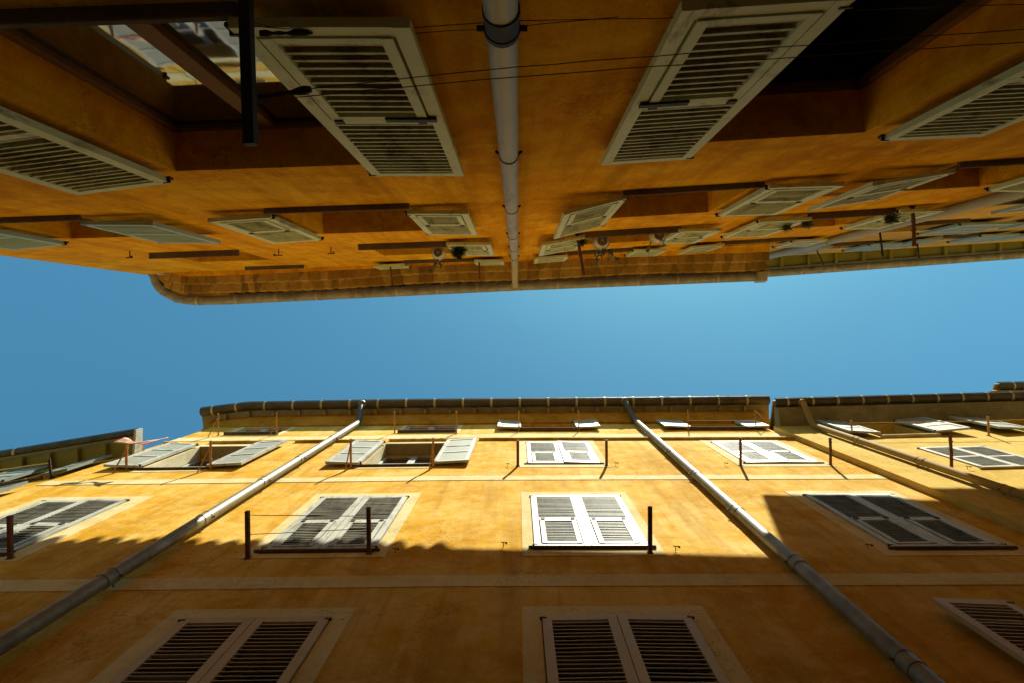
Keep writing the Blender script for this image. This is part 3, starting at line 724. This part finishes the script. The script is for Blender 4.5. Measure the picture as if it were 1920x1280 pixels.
line('lower thin wire between the two square rods of the half shaded window', [L1(-2.35, .20, 5.36), L1(-1.31, .22, 5.42)], .003, 'black')
line('ochre cord strung between the two attic rods near the yellow house corner', [L2(3.27, .17, 11.8), L2(4.58, .16, 11.84)], .006, 'pale_rope')
line('ochre cord slanting from the attic rod tip to the corner of the pale yellow house', [L2(4.58, .36, 11.84), z_(4.86, 1.84, 12.1)], .007, 'pale_rope')
line('pale cord stretched along under the grey eave of the pale yellow house', [LC(5.62, .24, 10.34), LC(7.79, .25, 10.17), LC(10.4, .26, 10.2)], .007, 'pale_rope')
line('pale cord along the olive eave at the far left', [LB(-6.42, .22, 8.47), LB(-8.2, .26, 8.5)], .008, 'pale_rope')
def clamp(label, pts, r):
    o = build('line_tensioner', MB(), M['black']) if False else None
    mb = MB(); mb.tube(pts, r, 8); c = build('line_tensioner', mb, M['black'], smooth=True)
    return tag(c, label, 'line tensioner', 'black line tensioners on the black bar')
def blob(p0, p1, rr): 
    a, b = Vector(p0), Vector(p1); n = len(rr) - 1
    return [a.lerp(b, i / n) for i in range(n + 1)], rr
p, r_ = blob(z_(-.86, -.97, 2.04), z_(-.71, -1.01, 2.12), [.009, .012, .005, .008, .004, .011, .011, .011, .004]); clamp('black tensioner on the upper cord beside the black bar', p, r_)
p, r_ = blob(z_(-.86, -.75, 2.03), z_(-.70, -.80, 2.08), [.012, .009, .005, .009, .004, .009, .014, .016, .010]); clamp('black tensioner on the lower cord over the edge of the big sage shutter', p, r_)

# ------------------------------------------------------------------ shutter catches on the plaster
def catch(label, wall, x, z, s=.48, flip=1):
    mb = MB(); r = .0075 * s
    mb.tube([wall(x, -.01, z), wall(x, .085 * s, z)], r, 6)
    mb.tube([wall(x - .05 * s * flip, .088 * s, z + .004), wall(x, .085 * s, z - .004), wall(x + .05 * s * flip, .09 * s, z - .03 * s)], r * 1.1, 6)
    mb.box(wall, x + .045 * s * flip - .004, x + .045 * s * flip + .012, .07 * s, .1 * s, z - .06 * s, z - .03 * s)
    return tag(build('shutter_catch', mb, M['rust']), label, 'shutter catch', 'iron shutter catches')
catch('T shaped iron catch on the shadow line left of the central sunlit window', L2, -.13, 5.55)
catch('small iron catch right of the central sunlit window sill', L2, 1.40, 5.44)
catch('small iron catch right of the half shaded window sill', L1, -1.08, 5.42)
catch('small iron catch in shade left of the rightmost closed window', L2, 3.12, 5.47)
catch('small iron catch right of the centre upper closed window', L2, 1.40, 8.76)
catch('small iron catch left of the upper closed window beside the right drainpipe', L2, 2.95, 8.73)
catch('small iron catch left of the centre upper closed window rod', L2, -.15, 8.73)
catch('small iron catch below the closed window of the pale yellow house', LC, 5.85, 7.98)
catch('small iron catch near the left corner of the orange house', UA, -5.0, 7.9, 1.0)
catch('small iron catch left of the potted window of the orange house', UA, -2.5, 8.2, 1.0)
catch('small iron catch between the two left windows of the orange house', UA, -3.2, 8.2, 1.0, -1)

# ------------------------------------------------------------------ plants and the red cloth
def pot(name, label, c, r, bush, trail, seed):
    rnd = random.Random(seed); o = empty(name, c, label, 'plant', 'plants on the window sills')
    c = Vector(c)
    mb = MB(); h = r * 1.5
    mb.tube([c, c + Vector((0, 0, .004)), c + Vector((0, 0, h * .9)), c + Vector((0, 0, h * .92)), c + Vector((0, 0, h))], [r * .72, r * .76, r, r * 1.12, r * 1.12], 20)
    for q in (.25, .42, .58): mb.tube([c + Vector((math.cos(t * .3) * r * q, math.sin(t * .3) * r * q, -.003)) for t in range(22)], .0035, 5, 1)
    build('pot', mb, [M['pot'], M['earth']], o, smooth=True)
    lf = MB()
    def leaf_(p, s):
        a = Vector((rnd.gauss(0, 1), rnd.gauss(0, 1), rnd.gauss(0, 1))).normalized(); b = a.orthogonal().normalized(); w = b * s * .45
        lf.face([p, p + a * s * .5 + w, p + a * s, p + a * s * .5 - w])
    for _ in range(bush):
        d = Vector((rnd.gauss(0, 1), rnd.gauss(0, 1), abs(rnd.gauss(0, 1)))).normalized(); leaf_(c + Vector((0, 0, h)) + d * r * rnd.uniform(.2, 1.3), r * .5)
    for _ in range(trail):
        p = c + Vector((rnd.uniform(-r, r), r * .9, h)); v = Vector((rnd.uniform(-.4, 1.0), rnd.uniform(.3, 1), -.25)).normalized(); pts = [p.copy()]
        for i in range(rnd.randint(5, 9)):
            v = (v + Vector((rnd.gauss(0, .35), rnd.gauss(0, .35), -.18))).normalized(); p = p + v * r * .42; pts.append(p.copy())
            for _k in range(2): leaf_(p, r * rnd.uniform(.38, .6))
        lf.tube(pts, .004, 5)
    build('foliage', lf, M['leaf'], o)
    return o
def bush(label, c, r, n, seed):
    rnd = random.Random(seed); c = Vector(c); o = empty('hanging_plant', c, label, 'plant', 'plants on the window sills')
    b = MB(); b.tube([c + Vector((0, 0, .0)), c + Vector((0, 0, .01)), c + Vector((0, 0, r * .8))], [r * .35, r * .42, r * .5], 14); build('pot', b, M['earth'], o, smooth=True)
    lf = MB()
    for _ in range(n):
        d = Vector((rnd.gauss(0, 1), rnd.gauss(0, 1), rnd.gauss(0, .8))).normalized(); L = r * rnd.uniform(.55, 1.25)
        p = c + Vector((0, 0, r * .4)) + d * r * .2; q = c + Vector((0, 0, r * .4)) + d * L + Vector((0, 0, -.2 * L)); s = d.orthogonal().normalized() * r * .035
        m_ = p.lerp(q, .55); lf.face([p - s, m_ - s * 1.8, q, m_ + s * 1.8])
    build('foliage', lf, M['leaf'], o); return o
pot('potted_plant', 'round pale pot seen from below with sparse leaves, left of the pale drainpipe', (-1.07, -.97, 8.2 + EYE), .085, 10, 2, 3)
pot('potted_plant', 'round pale pot trailing ivy below it, right of the pale drainpipe', (1.09, -1.09, 7.9 + EYE), .10, 16, 5, 5)
pot('potted_plant', 'round pale pot with few leaves beside the right shutter of the ivy window', (1.81, -1.155, 7.85 + EYE), .095, 14, 2, 8)
bush('spiky dark green bush on the sill left of the pale drainpipe', (-.78, -.97, 8.0 + EYE), .12, 420, 2)
bush('small spiky plant behind the rusty rod right of the pale drainpipe', (.83, -1.09, 7.95 + EYE), .085, 220, 4)
bush('tiny plant on the sill between the two right sage shutters', (3.52, -1.24, 7.45 + EYE), .085, 160, 6)
bush('small plant hanging under the rightmost sage shutter tip', (3.30, -1.2, 7.5 + EYE), .075, 120, 9)
bush('dry brownish plant in front of a sage shutter, beside the rusty rod at upper right', (4.52, -1.29, 7.4 + EYE), .10, 240, 12)

mb = MB(); rows = []
for i in range(15):
    t = i / 14; x = -5.74 + .62 * t; row = []
    for j in range(7):
        s = j / 6 - .5
        row.append(L1(x + .02 * math.sin(5 * s), .375 + .02 * s + .045 * (2 * t - 1) ** 2 + .008 * math.sin(9 * t + 3 * s), 8.82 +   .18 * s * (.25 + abs(2 * t - .9)) + .03 * math.sin(14 * t)))
    rows.append(row)
mb.sweep(rows); cl = build('laundry_cloth', mb, M['red_cloth'], smooth=True)
sd = cl.modifiers.new('thickness', 'SOLIDIFY'); sd.thickness = .006
tag(cl, 'faded red and white cloth strip hung across the rod at the left', 'cloth')

# ------------------------------------------------------------------ light, sky and camera
SUN = Vector((.52, -1, 2.08)).normalized()
sl = bpy.data.lights.new('sun', 'SUN'); sl.energy = 4.2; sl.angle = R(.5); sl.color = (1, .97, .80)
so = bpy.data.objects.new('sun', sl); COL.objects.link(so); so.location = (6, -10, 25)
so.rotation_euler = (-SUN).to_track_quat('-Z', 'Y').to_euler()
W = bpy.data.worlds.new('World'); bpy.context.scene.world = W; W.use_nodes = True
nt = W.node_tree; bg = nt.nodes['Background']; sky = nt.nodes.new('ShaderNodeTexSky')
sky.sky_type = 'NISHITA'; sky.sun_disc = False
sky.sun_elevation = math.asin(SUN.z); sky.sun_rotation = math.atan2(SUN.x, SUN.y)
sky.air_density = 1.0; sky.dust_density = .8; sky.ozone_density = 1.0
wb = mixc(nt, 1.0, sky.outputs[0], (.40, .94, .92), 'MULTIPLY')      # the photograph's cool white balance
nt.links.new(wb, bg.inputs[0]); bg.inputs[1].default_value = .064

sc = bpy.context.scene
cam = bpy.data.cameras.new('camera'); co = bpy.data.objects.new('camera', cam); COL.objects.link(co)
co.location = (0, 0, EYE); co.rotation_euler = (math.pi, 0, 0)
cam.sensor_width = 36; cam.lens = 36 * 1150 / 1920; cam.shift_x = -11 / 1920; cam.shift_y = -30 / 1920
cam.clip_start = .05; cam.clip_end = 500
sc.camera = co
sc.view_settings.view_transform = 'Standard'; sc.view_settings.look = 'None'
sc.view_settings.exposure = 1.36; sc.view_settings.gamma = 1
sc.cycles.use_denoising = True
sc.cycles.max_bounces = 12; sc.cycles.diffuse_bounces = 10
